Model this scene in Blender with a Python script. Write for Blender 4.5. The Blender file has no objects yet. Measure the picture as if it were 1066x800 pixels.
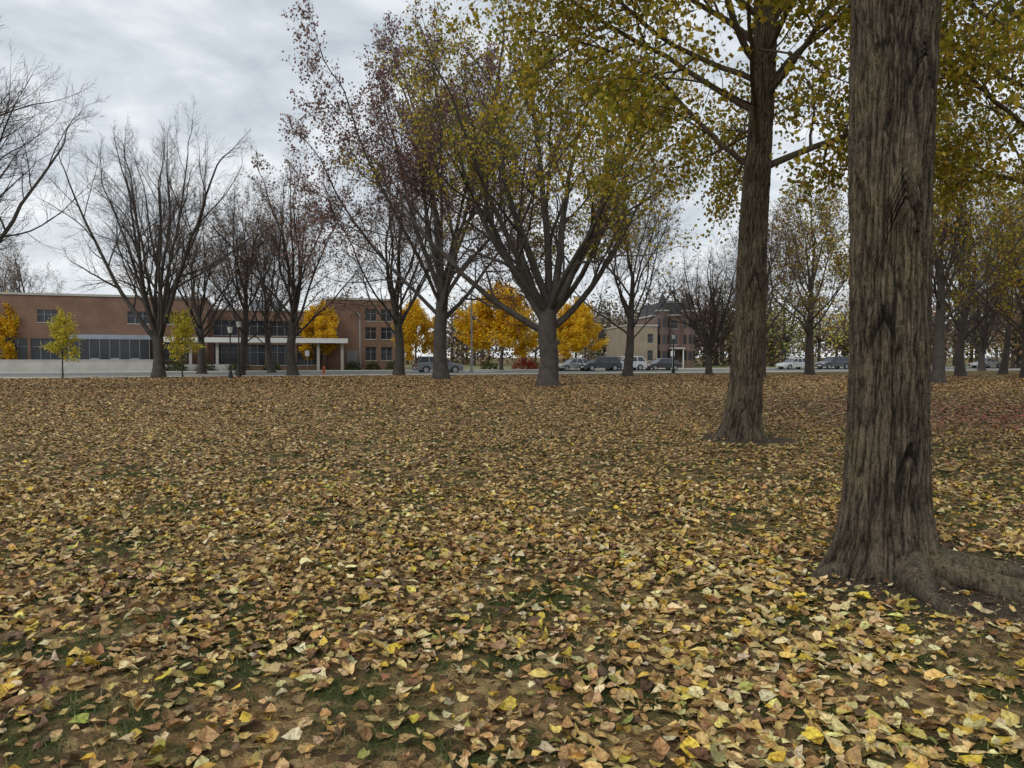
import bpy, bmesh, math
import numpy as np
from mathutils import Vector
rng=np.random.default_rng(7)
scene=bpy.context.scene
scene.view_settings.view_transform='Standard'
scene.view_settings.look='None'
scene.view_settings.exposure=0
F=780.0; CAMH=1.6
def at(px,d): return ((px-533)/F*d, d)
# ---------------------------------------------------------------- noise
def _h(i,j,s):
    v=np.sin(i*127.1+j*311.7+s*74.7)*43758.5453
    return v-np.floor(v)
def vnoise(x,y,s=0):
    xi=np.floor(x); yi=np.floor(y); fx=x-xi; fy=y-yi
    fx=fx*fx*(3-2*fx); fy=fy*fy*(3-2*fy)
    a=_h(xi,yi,s); b=_h(xi+1,yi,s); c=_h(xi,yi+1,s); d=_h(xi+1,yi+1,s)
    return (a*(1-fx)+b*fx)*(1-fy)+(c*(1-fx)+d*fx)*fy
def fbm(x,y,s=0,o=3):
    r=0;a=.5;t=0
    for k in range(o):
        r=r+a*vnoise(x*2**k,y*2**k,s+k);t+=a;a*=.5
    return r/t
def nrm(v): return v/np.maximum(np.linalg.norm(v,axis=-1,keepdims=True),1e-9)
# ---------------------------------------------------------------- materials
def newmat(name):
    m=bpy.data.materials.new(name); m.use_nodes=True
    nt=m.node_tree; b=nt.nodes['Principled BSDF']
    return m,nt,b
def N(nt,t,**kw):
    n=nt.nodes.new(t)
    for k,v in kw.items(): setattr(n,k,v)
    return n
def ramp(nt,stops):
    r=N(nt,'ShaderNodeValToRGB'); e=r.color_ramp.elements
    while len(e)<len(stops): e.new(0.5)
    for i,(p,c) in enumerate(stops):
        e[i].position=p; e[i].color=(*c,1)
    return r
def mixc(nt,a,b,fac,bt='MIX'):
    m=N(nt,'ShaderNodeMix',data_type='RGBA',blend_type=bt)
    for sock,v in ((m.inputs[0],fac),(m.inputs[6],a),(m.inputs[7],b)):
        if hasattr(v,'links'): nt.links.new(v,sock)
        elif isinstance(v,tuple): sock.default_value=(*v,1)
        else: sock.default_value=v
    return m.outputs[2]
def simple(name,col,rough=.8,metal=0,var=.15,scale=3,bump=0,det=5):
    m,nt,b=newmat(name)
    tc=N(nt,'ShaderNodeTexCoord'); no=N(nt,'ShaderNodeTexNoise'); no.inputs['Scale'].default_value=scale; no.inputs['Detail'].default_value=det
    nt.links.new(tc.outputs['Object'],no.inputs['Vector'])
    r=ramp(nt,[(.3,tuple(c*(1-var) for c in col)),(.7,tuple(min(1,c*(1+var)) for c in col))])
    nt.links.new(no.outputs['Fac'],r.inputs[0]); nt.links.new(r.outputs[0],b.inputs['Base Color'])
    b.inputs['Roughness'].default_value=rough; b.inputs['Metallic'].default_value=metal
    if bump:
        bp=N(nt,'ShaderNodeBump'); bp.inputs['Strength'].default_value=bump; bp.inputs['Distance'].default_value=.02
        nt.links.new(no.outputs['Fac'],bp.inputs['Height']); nt.links.new(bp.outputs[0],b.inputs['Normal'])
    return m
def leafmat(name,transl=.35,rough=.6,tex=True):
    m,nt,b=newmat(name)
    a=N(nt,'ShaderNodeAttribute',attribute_name='Col'); c=a.outputs['Color']
    if tex:
        tc=N(nt,'ShaderNodeTexCoord'); no=N(nt,'ShaderNodeTexNoise'); no.inputs['Scale'].default_value=55; no.inputs['Detail'].default_value=2
        nt.links.new(tc.outputs['Object'],no.inputs['Vector'])
        r=ramp(nt,[(.35,(.62,.54,.46)),(.58,(1.06,1.05,1.02))]); nt.links.new(no.outputs['Fac'],r.inputs[0])
        c=mixc(nt,c,r.outputs[0],1.0,'MULTIPLY')
    b.inputs['Roughness'].default_value=rough
    if transl is None:
        df=N(nt,'ShaderNodeBsdfDiffuse'); nt.links.new(c,df.inputs['Color']); nt.links.new(df.outputs[0],nt.nodes['Material Output'].inputs['Surface'])
    elif transl>0:
        df=N(nt,'ShaderNodeBsdfDiffuse'); nt.links.new(c,df.inputs['Color'])
        tr=N(nt,'ShaderNodeBsdfTranslucent'); nt.links.new(c,tr.inputs['Color'])
        mx=N(nt,'ShaderNodeMixShader'); mx.inputs[0].default_value=transl
        nt.links.new(df.outputs[0],mx.inputs[1]); nt.links.new(tr.outputs[0],mx.inputs[2])
        nt.links.new(mx.outputs[0],nt.nodes['Material Output'].inputs['Surface'])
    else:
        nt.links.new(c,b.inputs['Base Color']); b.inputs['Specular IOR Level'].default_value=.35
    return m
def barkmat(name,dark,light,fs=9,bump=.8,dist=.03):
    m,nt,b=newmat(name)
    tc=N(nt,'ShaderNodeTexCoord'); mp=N(nt,'ShaderNodeMapping'); mp.inputs['Scale'].default_value=(1,1,.22)
    nt.links.new(tc.outputs['Object'],mp.inputs[0])
    n1=N(nt,'ShaderNodeTexNoise'); n1.inputs['Scale'].default_value=fs*4.2; n1.inputs['Detail'].default_value=6; n1.inputs['Roughness'].default_value=.75; n1.inputs['Distortion'].default_value=.8
    nt.links.new(mp.outputs[0],n1.inputs['Vector'])
    n2=N(nt,'ShaderNodeTexNoise'); n2.inputs['Scale'].default_value=90; n2.inputs['Detail'].default_value=3; nt.links.new(tc.outputs['Object'],n2.inputs['Vector'])
    n3=N(nt,'ShaderNodeTexNoise'); n3.inputs['Scale'].default_value=2.2; n3.inputs['Detail'].default_value=4; nt.links.new(tc.outputs['Object'],n3.inputs['Vector'])
    ml=N(nt,'ShaderNodeMath',operation='MULTIPLY_ADD'); nt.links.new(n2.outputs['Fac'],ml.inputs[0]); ml.inputs[1].default_value=.45; nt.links.new(n1.outputs['Fac'],ml.inputs[2])
    cr=ramp(nt,[(.58,dark),(.73,tuple((a+b_)/2*1.1 for a,b_ in zip(dark,light))),(.88,light)]); nt.links.new(ml.outputs[0],cr.inputs[0])
    r3=ramp(nt,[(.35,(.72,.72,.70)),(.5,(1,1,1)),(.68,(1.16,1.22,1.02))]); nt.links.new(n3.outputs['Fac'],r3.inputs[0])
    c=mixc(nt,cr.outputs[0],r3.outputs[0],1.0,'MULTIPLY')
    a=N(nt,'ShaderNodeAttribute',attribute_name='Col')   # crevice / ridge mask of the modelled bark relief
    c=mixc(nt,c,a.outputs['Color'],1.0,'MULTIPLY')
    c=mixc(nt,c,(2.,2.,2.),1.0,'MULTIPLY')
    nt.links.new(c,b.inputs['Base Color']); b.inputs['Roughness'].default_value=.9; b.inputs['Specular IOR Level'].default_value=.2
    bp=N(nt,'ShaderNodeBump'); bp.inputs['Strength'].default_value=bump; bp.inputs['Distance'].default_value=dist
    nt.links.new(ml.outputs[0],bp.inputs['Height']); nt.links.new(bp.outputs[0],b.inputs['Normal'])
    return m
M_bark=barkmat('bark_near',(.030,.023,.016),(.158,.125,.088),9,1.0,.015)
M_bark2=simple('bark_far',(.062,.052,.043),.9,0,.35,2.5,0,3)
M_twig=simple('twig_bark',(.10,.074,.062),.9,0,.2,.6,0,0)
M_leaf=leafmat('leaf_foliage',.45,tex=False)
M_leafd=leafmat('distant_foliage',None,tex=False)
M_litter=leafmat('leaf_litter',0,.6)
# ---------------------------------------------------------------- mesh builder
class MB:
    def __init__(s): s.v=[];s.f=[];s.m=[];s.c=[];s.n=0;s.sm=[]
    def add(s,v,f,mat=0,col=None,smooth=False):
        v=np.asarray(v,float).reshape(-1,3); f=np.asarray(f,int)
        s.v.append(v); s.f.append(f+s.n); s.m.append(np.full(len(f),mat)); s.sm.append(np.full(len(f),smooth))
        if col is None: col=np.full((len(v),3),.5)
        s.c.append(col); s.n+=len(v)
    def box(s,x0,x1,y0,y1,z0,z1,mat=0):
        v=[(x,y,z) for z in (z0,z1) for y in (y0,y1) for x in (x0,x1)]
        f=[(0,2,3,1),(4,5,7,6),(0,1,5,4),(2,6,7,3),(0,4,6,2),(1,3,7,5)]
        s.add(v,f,mat)
    def cyl(s,x,y,z0,z1,r0,r1,k=12,mat=0,smooth=True):
        a=np.arange(k)*2*np.pi/k
        v=[(x+r0*np.cos(t),y+r0*np.sin(t),z0) for t in a]+[(x+r1*np.cos(t),y+r1*np.sin(t),z1) for t in a]+[(x,y,z0),(x,y,z1)]
        s.add(v,[(i,(i+1)%k,k+(i+1)%k,k+i) for i in range(k)],mat,smooth=smooth)
        s.add(v[k:2*k]+[v[-1]],[(i,(i+1)%k,k) for i in range(k)],mat)
    def ball(s,c,r,mat=0,k=12,sz=1):
        v=[];f=[]
        for i in range(k//2+1):
            ph=np.pi*i/(k//2)
            for j in range(k):
                t=2*np.pi*j/k; v.append((c[0]+r*np.sin(ph)*np.cos(t),c[1]+r*np.sin(ph)*np.sin(t),c[2]+r*sz*np.cos(ph)))
        for i in range(k//2):
            for j in range(k): f.append((i*k+j,(i+1)*k+j,(i+1)*k+(j+1)%k,i*k+(j+1)%k))
        s.add(v,f,mat,smooth=True)
    def mesh(s,name,mats):
        me=bpy.data.meshes.new(name)
        V=np.concatenate(s.v); me.vertices.add(len(V)); me.vertices.foreach_set('co',V.astype(np.float32).ravel())
        lt=np.concatenate([np.full(len(f),f.shape[1]) for f in s.f]); li=np.concatenate([f.ravel() for f in s.f])
        me.loops.add(len(li)); me.loops.foreach_set('vertex_index',li.astype(np.int32))
        me.polygons.add(len(lt)); st=np.concatenate([[0],np.cumsum(lt)[:-1]])
        me.polygons.foreach_set('loop_start',st.astype(np.int32))
        me.polygons.foreach_set('material_index',np.concatenate(s.m).astype(np.int32))
        me.polygons.foreach_set('use_smooth',np.concatenate(s.sm).astype(bool))
        at_=me.color_attributes.new('Col','FLOAT_COLOR','POINT')
        C=np.ones((len(V),4),np.float32); C[:,:3]=np.concatenate(s.c); at_.data.foreach_set('color',C.ravel())
        for m in mats: me.materials.append(m)
        me.update(calc_edges=True)
        return me
    def obj(s,name,mats,loc=(0,0,0),rz=0,sc=1):
        return place(name,s.mesh(name,mats),loc,rz,sc)
def place(name,me,loc=(0,0,0),rz=0,sc=1):
    o=bpy.data.objects.new(name,me); scene.collection.objects.link(o)
    o.location=loc; o.rotation_euler=(0,0,rz); o.scale=(sc,sc,sc) if not isinstance(sc,tuple) else sc
    return o
# ---------------------------------------------------------------- palettes
def pick(n,pal,jit=.18):
    cols=np.array([p[1] for p in pal]); w=np.array([p[0] for p in pal],float); w/=w.sum()
    c=cols[rng.choice(len(pal),n,p=w)]
    c=c*(1+jit*rng.normal(size=(n,1)))*(1+.06*rng.normal(size=(n,3)))
    return np.clip(c,.01,.9)
P_olive=[(4,(.38,.31,.045)),(3,(.26,.25,.04)),(3,(.52,.39,.055)),(1.4,(.62,.48,.09)),(1,(.28,.17,.05)),(1,(.17,.19,.035))]
P_yel=[(5,(.80,.50,.03)),(3,(.70,.40,.025)),(2,(.85,.6,.08)),(1,(.45,.3,.04))]
P_yelg=[(4,(.62,.52,.06)),(3,(.46,.42,.06)),(2,(.72,.58,.1))]
P_mauve=[(4,(.25,.145,.13)),(3,(.19,.11,.10)),(2,(.31,.19,.15)),(1,(.28,.2,.09))]
P_brown=[(4,(.24,.14,.08)),(3,(.18,.115,.07)),(2,(.3,.18,.08)),(1,(.3,.24,.08))]
P_lit=[(5,(.48,.325,.125)),(4.5,(.58,.43,.19)),(4.5,(.37,.225,.088)),(3.2,(.25,.14,.06)),(1.6,(.58,.41,.07)),(1.8,(.66,.55,.34)),(2,(.13,.08,.045)),(.7,(.32,.32,.075))]
P_litfar=[(4,(.47,.30,.135)),(4,(.36,.215,.095)),(3,(.25,.145,.072)),(2,(.58,.42,.20)),(1,(.52,.36,.08)),(1,(.14,.09,.05))]
# ---------------------------------------------------------------- tree generator
def tube(mb,pts,rad,k,mat=0,col=None):
    n,S,_=pts.shape
    T=nrm(np.gradient(pts,axis=1)); avg=nrm(pts[:,-1]-pts[:,0])
    ref=np.cross(avg,nrm(rng.normal(size=(n,3)))); ref=nrm(ref)[:,None,:]
    U=nrm(np.cross(T,np.broadcast_to(ref,T.shape))); W=np.cross(T,U)
    a=np.arange(k)*2*np.pi/k
    v=pts[:,:,None,:]+rad[:,:,None,None]*(np.cos(a)[None,None,:,None]*U[:,:,None,:]+np.sin(a)[None,None,:,None]*W[:,:,None,:])
    i=np.arange(n)[:,None,None]; s=np.arange(S-1)[None,:,None]; j=np.arange(k)[None,None,:]
    b=i*S*k; j2=(j+1)%k
    f=np.stack(np.broadcast_arrays(b+s*k+j,b+s*k+j2,b+(s+1)*k+j2,b+(s+1)*k+j),-1).reshape(-1,4)
    mb.add(v.reshape(-1,3),f,mat,smooth=True)
def grow(P,D,L,R,S,jit,trop,tip=.35):
    n=len(P); pts=np.zeros((n,S+1,3)); pts[:,0]=P; D=nrm(D)
    up=np.array([0,0,1.])
    for s in range(S):
        D=nrm(D+jit*rng.normal(size=(n,3))+trop*up)
        pts[:,s+1]=pts[:,s]+D*(L/S)[:,None]
    rad=R[:,None]*(1-(1-tip)*np.linspace(0,1,S+1)[None,:])
    return pts,rad
def kids(pts,rad,L,m,t0,t1,a0,a1,ratio,rr,rmin,lmin=.25):
    n,S1,_=pts.shape; S=S1-1
    t=t0+(t1-t0)*((np.arange(m)[None,:]+rng.uniform(0,1,(n,m)))/m)
    t[:,-1]=1
    x=np.clip(t*S,0,S-1e-4); i=x.astype(int); f=(x-i)[...,None]
    r=np.arange(n)[:,None]
    P=pts[r,i]*(1-f)+pts[r,i+1]*f; T=nrm(pts[r,i+1]-pts[r,i])
    R=(rad[r,i]*(1-f[...,0])+rad[r,i+1]*f[...,0])
    ref=nrm(np.cross(T,rng.normal(size=T.shape)))
    azd=a0+(a1-a0)*rng.uniform(0,1,(n,m)); azd[:,-1]*=.3
    az=np.radians(azd)[...,None]
    D=T*np.cos(az)+ref*np.sin(az)
    Lc=np.maximum(L[:,None]*ratio*(1.15-.6*t)*rng.uniform(.7,1.25,(n,m)),lmin)
    Rc=np.maximum(R*rng.uniform(rr*.8,rr*1.2,(n,m)),rmin); Rc[:,-1]=np.maximum(R[:,-1],rmin)
    return P.reshape(-1,3),D.reshape(-1,3),Lc.ravel(),Rc.ravel()
def leaves(mb,pts,per,size,pal,spread=.12,droop=.5,mat=1,keep=1.0,fn=None):
    n,S,_=pts.shape
    r=np.repeat(np.arange(n),per); t=rng.uniform(.1,1,len(r))*(S-1); i=np.minimum(t.astype(int),S-2); f=(t-i)[:,None]
    P=pts[r,i]*(1-f)+pts[r,i+1]*f
    P=P+rng.normal(size=P.shape)*spread
    if keep<1: P=P[rng.uniform(size=len(P))<keep]
    if fn is not None: P=P[fn(P)]
    n=len(P)
    if n==0: return
    A=nrm(rng.normal(size=(n,3))+np.array([0,0,-droop*2])); B=nrm(np.cross(A,rng.normal(size=(n,3)))); C=np.cross(A,B)
    s=size*rng.uniform(.6,1.25,n)[:,None]
    v=np.stack([P,P+A*s*.35+B*s*.42+C*s*.1,P+A*s,P+A*s*.35-B*s*.42+C*s*.1],1)
    c=np.repeat(pick(n,pal),4,0)
    mb.add(v.reshape(-1,3),np.arange(4*n).reshape(-1,4),mat,c)
def trunkpoly(mb,path,radii,sides=14,sub=6,jit=.01,flare=True):
    path=np.array(path,float); radii=np.array(radii,float)
    t=np.linspace(0,len(path)-1,(len(path)-1)*sub+1)
    p=np.stack([np.interp(t,np.arange(len(path)),path[:,k]) for k in range(3)],1)
    for _ in range(3): p[1:-1]=(p[:-2]+2*p[1:-1]+p[2:])/4
    r=np.interp(t,np.arange(len(path)),radii)
    if flare: r=r*(1+.45*np.exp(-p[:,2]/.35))
    p[1:,:2]+=rng.normal(size=(len(p)-1,2))*jit
    p[0,2]=-.15
    tube(mb,p[None],r[None],sides)
    return p,r
def dirs(lim): 
    return np.array([(math.sin(math.radians(l[2]))*math.cos(math.radians(l[1])),math.sin(math.radians(l[2]))*math.sin(math.radians(l[1])),math.cos(math.radians(l[2]))) for l in lim])
def tree(seed,path,radii,limbs,levels,leaf=None,bark=M_bark2,name='tree',sides=14,rmin=.006,leaffn=None):
    """limbs: (height,azimuth_deg,incl_deg,length,radius)"""
    global rng; rng=np.random.default_rng(seed)
    mb=MB(); p,r=trunkpoly(mb,path,radii,sides)
    P=np.array([[np.interp(l[0],p[:,2],p[:,k]) for k in range(2)]+[l[0]] for l in limbs]); D=dirs(limbs)
    L=np.array([l[3] for l in limbs],float); R=np.array([l[4] for l in limbs],float)
    for k,lv in enumerate(levels):
        pts,rad=grow(P,D,L,R,lv['S'],lv['jit'],lv['trop'],lv.get('tip',.3))
        tube(mb,pts,rad,lv['k'],0 if k<2 else 2)
        if 'm' in lv: P,D,L,R=kids(pts,rad,L,lv['m'],lv.get('t0',.25),1.0,*lv['ang'],lv['ratio'],lv.get('rr',.6),rmin)
    if leaf:
        leaves(mb,pts,leaf['per'],leaf['size'],leaf['pal'],leaf.get('spread',.12),leaf.get('droop',.5),1,leaf.get('keep',1),leaffn)
    return mb.mesh(name,[bark,M_leaf,M_twig])
def autolimbs(n,h0,h1,i0,i1,l,r,seed):
    g=np.random.default_rng(seed); out=[]
    for k in range(n):
        f=k/max(1,n-1)
        out.append((h0+(h1-h0)*f,k*137.5+g.uniform(-20,20),i0+(i1-i0)*f+g.uniform(-6,6),l*g.uniform(.85,1.1),r*g.uniform(.75,1.1)))
    return out
def LV(m2=8,m3=7,m4=5,m5=4,up=.05,jit=.09,fine=True,r1=.45):
    l=[dict(S=12,jit=jit*.7,trop=up,k=8,m=m2,ang=(22,50),ratio=r1,rr=.5,t0=.2),
       dict(S=7,jit=jit,trop=up*.8,k=5,m=m3,ang=(25,55),ratio=.5,rr=.5,t0=.15),
       dict(S=4,jit=jit*1.2,trop=.05,k=3,m=m4,ang=(22,50),ratio=.55,rr=.55,t0=.15),
       dict(S=3,jit=.11,trop=.05,k=3)]
    if fine:
        l[-1].update(m=m5,ang=(20,50),ratio=.65,rr=.7,t0=.1)
        l.append(dict(S=1,jit=.08,trop=.03,k=3,tip=.6))
    return l
# ---------------------------------------------------------------- hero trunks
def hero_trunk(mb,cx,cy,rfun,zmax,nth,dz,amp,seed,scars=(),lobes=(),mat=0,fr=1.0):
    z=np.arange(-.12,zmax,dz); th=np.arange(nth)*2*np.pi/nth+np.pi/2
    Z,TH=np.meshgrid(z,th,indexing='ij')
    R=rfun(Z)
    fl=np.exp(-np.maximum(Z,-.05)/.17); fl2=np.exp(-np.maximum(Z,0)/.45); fl3=np.exp(-np.maximum(Z,0)/.30)
    R=R*(1+.14*fl2)
    for (a,w,am) in lobes:
        d=np.angle(np.exp(1j*(TH-math.radians(a)))); R=R+am*np.exp(-(d/w)**2)*(.65*fl+.35*fl3)
    a=(TH-np.pi/2)
    R=R*(1+.07*(fbm(a*1.2+5,Z*1.3,seed)-.5)*2)
    w=1.3*fbm(a*3,Z*2.4,seed+3)
    n1=np.abs(2*vnoise(a*17*fr+w*2.6,Z*3.4+w,seed+5)-1)
    n2=np.abs(2*vnoise(a*34*fr+w*3,Z*9+w,seed+8)-1)
    n3=vnoise(a*60,Z*45,seed+9)
    disp=(np.minimum(n1,.5)*1.5+.6*np.minimum(n2,.6)+.25*n3-.85)
    for (ta,z0,s) in scars:
        d=np.angle(np.exp(1j*(TH-math.radians(ta))))*.3
        for k in range(5):
            zz=z0+.05*k*s-(np.sqrt((d*1.6)**2+.0006)*1.5)
            disp=disp-1.2*(1-.15*k)*np.exp(-((Z-zz)/.013)**2)*np.exp(-(d/(.17*s))**2)
        R=R+.03*s*np.exp(-((Z-z0+.1)/.14)**2-(d/.12)**2)
    R=R+amp*disp*(1-.35*fl)
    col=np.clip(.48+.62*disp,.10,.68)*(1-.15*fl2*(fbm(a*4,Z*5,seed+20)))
    X=cx(Z)+R*np.cos(TH); Y=cy(Z)+R*np.sin(TH)
    v=np.stack([X,Y,Z],-1).reshape(-1,3); n=len(z)
    i=np.arange(n-1)[:,None];j=np.arange(nth)[None,:];j2=(j+1)%nth
    f=np.stack(np.broadcast_arrays(i*nth+j,i*nth+j2,(i+1)*nth+j2,(i+1)*nth+j),-1).reshape(-1,4)
    mb.add(v,f,mat,np.repeat(col.reshape(-1,1),3,1),smooth=True)
def root(mb,pts,rad,k=16):
    pts=np.array(pts,float); t=np.linspace(0,len(pts)-1,40)
    p=np.stack([np.interp(t,np.arange(len(pts)),pts[:,q]) for q in range(3)],1)
    for _ in range(8): p[1:-1]=(p[:-2]+2*p[1:-1]+p[2:])/4
    r=np.interp(t,np.arange(len(rad)),rad)*(1+.10*(fbm(t*2.5,t*0,9)-.5)*2)
    tube(mb,p[None],r[None],k)
    v=mb.v[-1]; v[:,2]+=.008*(vnoise(v[:,0]*45,v[:,1]*45,4)-.5); mb.c[-1]=np.repeat((.42+.3*vnoise(v[:,0]*50,v[:,1]*50+v[:,2]*40,6))[:,None],3,1)

T1=at(924,5.55); T2=at(771,14.7)
rng=np.random.default_rng(11)
mb=MB()
cx1=lambda z:-.02+.016*z+.018*np.sin(z*1.3); cy1=lambda z:.01*z
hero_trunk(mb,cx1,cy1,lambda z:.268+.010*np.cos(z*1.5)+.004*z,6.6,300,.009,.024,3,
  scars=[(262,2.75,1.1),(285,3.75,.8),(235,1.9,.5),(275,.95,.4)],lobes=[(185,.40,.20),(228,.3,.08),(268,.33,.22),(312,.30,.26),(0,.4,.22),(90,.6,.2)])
root(mb,[(.14,-.16,.17),(.32,-.36,.09),(.52,-.48,.045),(.75,-.54,.02),(1.05,-.58,-.05)],[.13,.10,.075,.06,.03])
root(mb,[(-.16,-.05,.14),(-.38,-.1,.03),(-.56,-.14,-.01),(-.75,-.2,-.08)],[.11,.075,.05,.02])
root(mb,[(.02,-.2,.16),(.0,-.46,.06),(-.06,-.75,.015),(-.05,-1.05,.0),(-.12,-1.35,-.04)],[.15,.10,.05,.034,.02])
root(mb,[(.16,0,.14),(.46,.02,.06),(.85,-.06,.02),(1.3,-.0,-.06)],[.14,.10,.065,.03])
root(mb,[(.42,-.42,.05),(.5,-.62,.015),(.72,-.85,.0),(.8,-1.1,-.05)],[.06,.045,.035,.02])
lim=[(4.45,10,38,5.5,.10),(5.2,200,55,5.5,.09),(5.6,100,45,6,.11),(6.0,290,50,5.5,.1),(6.3,30,30,6,.12),(6.5,150,25,7,.15),(6.5,240,28,7,.14),(5.6,330,60,5,.08),(4.9,350,66,5,.07)]
P=np.array([(cx1(l[0]),cy1(l[0]),l[0]) for l in lim]); D=dirs(lim)
L=np.array([l[3] for l in lim]);R=np.array([l[4] for l in lim])
for q,lv in enumerate([dict(S=12,jit=.07,trop=.02,k=10,m=7,ang=(35,70),ratio=.5,rr=.45,t0=.25),dict(S=8,jit=.1,trop=-.04,k=6,m=6,ang=(30,65),ratio=.5,rr=.5,t0=.2),dict(S=6,jit=.12,trop=-.1,k=4,m=4,ang=(25,60),ratio=.5,rr=.6,t0=.2),dict(S=4,jit=.13,trop=-.12,k=3)]):
    pts,rad=grow(P,D,L,R,lv['S'],lv['jit'],lv['trop']); tube(mb,pts,rad,lv['k'],0 if q<2 else 2)
    if 'm' in lv: P,D,L,R=kids(pts,rad,L,lv['m'],lv['t0'],1,*lv['ang'],lv['ratio'],lv['rr'],.003)
leaves(mb,pts,11,.085,P_olive,.13,.6)
mb.obj('linden_tree',[M_bark,M_leaf,M_twig],(T1[0],T1[1],0))
def build_t2():
    global rng; rng=np.random.default_rng(23)
    mb=MB()
    cx=lambda z:.0+.075*z-.003*z*z+.03*np.sin(z*1.1); cy=lambda z:.01*z
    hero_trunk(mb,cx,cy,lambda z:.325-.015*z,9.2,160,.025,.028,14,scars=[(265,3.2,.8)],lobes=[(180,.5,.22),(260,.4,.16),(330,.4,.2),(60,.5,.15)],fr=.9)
    lim=[(5.2,170,52,5.0,.055),(5.2,8,58,4.5,.075),(5.6,245,64,5.5,.055),(5.9,80,60,6,.07),(6.3,158,50,7.2,.065),(6.6,300,58,5.5,.06),(6.8,30,50,6.5,.07),(7.1,205,50,7.0,.07),(7.5,110,45,6.5,.07),(7.9,345,45,6.5,.08),(8.3,235,42,6.5,.075),(8.7,172,38,7.5,.09),(9.0,150,25,6.5,.12),(9.1,20,20,6.5,.14),(9.1,280,22,6,.12),(6.9,140,60,6.5,.06),(8.1,190,62,8,.065),(7.4,270,66,6.5,.06),(8.5,5,60,6.5,.06),(8.8,178,55,8.5,.075),(8.4,215,60,8,.065)]
    P=np.array([(cx(l[0]),cy(l[0]),l[0]) for l in lim]); D=dirs(lim)
    L=np.array([l[3] for l in lim]);R=np.array([l[4] for l in lim])
    for q,lv in enumerate([dict(S=12,jit=.085,trop=.02,k=8,m=8,ang=(30,65),ratio=.46,rr=.5,t0=.22),dict(S=8,jit=.1,trop=-.03,k=5,m=6,ang=(30,65),ratio=.5,rr=.5,t0=.2),dict(S=4,jit=.12,trop=-.12,k=3,m=4,ang=(25,60),ratio=.6,rr=.6,t0=.2),dict(S=3,jit=.13,trop=-.2,k=3)]):
        pts,rad=grow(P,D,L,R,lv['S'],lv['jit'],lv['trop']); tube(mb,pts,rad,lv['k'],0 if q<2 else 2)
        if 'm' in lv: P,D,L,R=kids(pts,rad,L,lv['m'],lv['t0'],1,*lv['ang'],lv['ratio'],lv['rr'],.004)
    def keep(P):
        d=vnoise(P[:,0]*.9+P[:,1]*.5,P[:,2]*.9+P[:,1]*.4,5)
        return d+rng.uniform(-.2,.2,len(P))>.27
    leaves(mb,pts,22,.105,P_olive,.2,.6,fn=keep)
    return mb.mesh('linden',[M_bark,M_leaf,M_twig])
me2=build_t2()
place('linden_tree',me2,(T2[0],T2[1],0))
x,y=at(1150,17); place('linden_tree',me2,(x,y,0),2.2,1.0)
x,y=at(1330,30); place('linden_tree',me2,(x,y,0),4.0,1.05)
# ---------------------------------------------------------------- mid trees
t3=tree(31,[(0,0,0),(.1,0,1.5),(-.05,0,3),(.1,0,4.2)],[.55,.5,.52,.42],
 [(2.9,172,60,11,.2),(3.0,8,56,10.5,.2),(3.3,150,30,13,.24),(3.5,60,35,13,.22),(3.6,340,34,13,.22),(3.9,230,42,12,.2),(4.1,95,15,14.5,.25),(4.1,190,18,14.5,.24),(4.0,290,48,11,.17),(4.1,20,14,14.5,.23),(3.4,120,55,11,.17),(4.0,180,36,13,.2),(3.8,0,44,12,.17)],
 LV(8,7,5,3,.05,.10),dict(per=3,size=.17,pal=P_olive,spread=.2,keep=.62),name='elm_mid',sides=20,
 leaffn=lambda P:(P[:,2]+P[:,0]*.4+6*vnoise(P[:,0]*.4,P[:,2]*.4+P[:,1]*.3,3)>11))
x,y=at(570,41); place('elm_tree',t3,(x,y,0))
t4=tree(42,[(0,0,0),(-.1,0,2.5),(.15,0,5),(.1,0,6)],[.48,.42,.38,.3],autolimbs(13,3.4,6,56,8,13,.17,5),
 LV(8,7,5,4,.05,.11),dict(per=3,size=.16,pal=P_mauve,spread=.16,keep=.9),name='maple_mauve')
x,y=at(459,54); place('maple_tree',t4,(x,y,0),.6,(1.12,1.12,1.22))
bareA=tree(51,[(0,0,0),(.1,0,1.5),(0,0,3)],[.5,.44,.42],autolimbs(13,2.5,3.2,44,5,12.5,.19,9),LV(8,7,5,4,.05,.11),None,name='bareA')
bareB=tree(61,[(0,0,0),(.3,0,2),(.5,.1,5),(.6,0,8)],[.38,.33,.25,.14],autolimbs(15,2.8,8,50,10,8,.09,19),LV(8,6,5,3,.05,.12),dict(per=1,size=.14,pal=P_brown,keep=.2),name='bareB')
bareC=tree(71,[(0,0,0),(-.2,.1,2),(.1,0,4.5),(.4,0,6)],[.42,.36,.3,.2],autolimbs(12,3.0,6,48,8,10,.12,29),LV(8,6,5,3,.05,.13),dict(per=1,size=.15,pal=P_brown,keep=.5),name='bareC')
olv=tree(81,[(0,0,0),(.1,.1,2),(.1,0,5),(0,0,8)],[.4,.34,.27,.15],autolimbs(14,3.2,8,55,10,8.5,.1,39),LV(8,6,5,3,.04,.12),dict(per=2,size=.2,pal=P_olive+[(5,(.26,.15,.07))],keep=.5,spread=.2),name='olive')
yel=tree(91,[(0,0,0),(0,.1,1.5),(.1,0,3),(0,0,6)],[.2,.18,.13,.07],autolimbs(14,1.5,5.8,70,15,4.8,.06,49),LV(6,5,4,3,.05,.12,False),dict(per=11,size=.27,pal=P_yel,spread=.25),name='yel')
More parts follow.
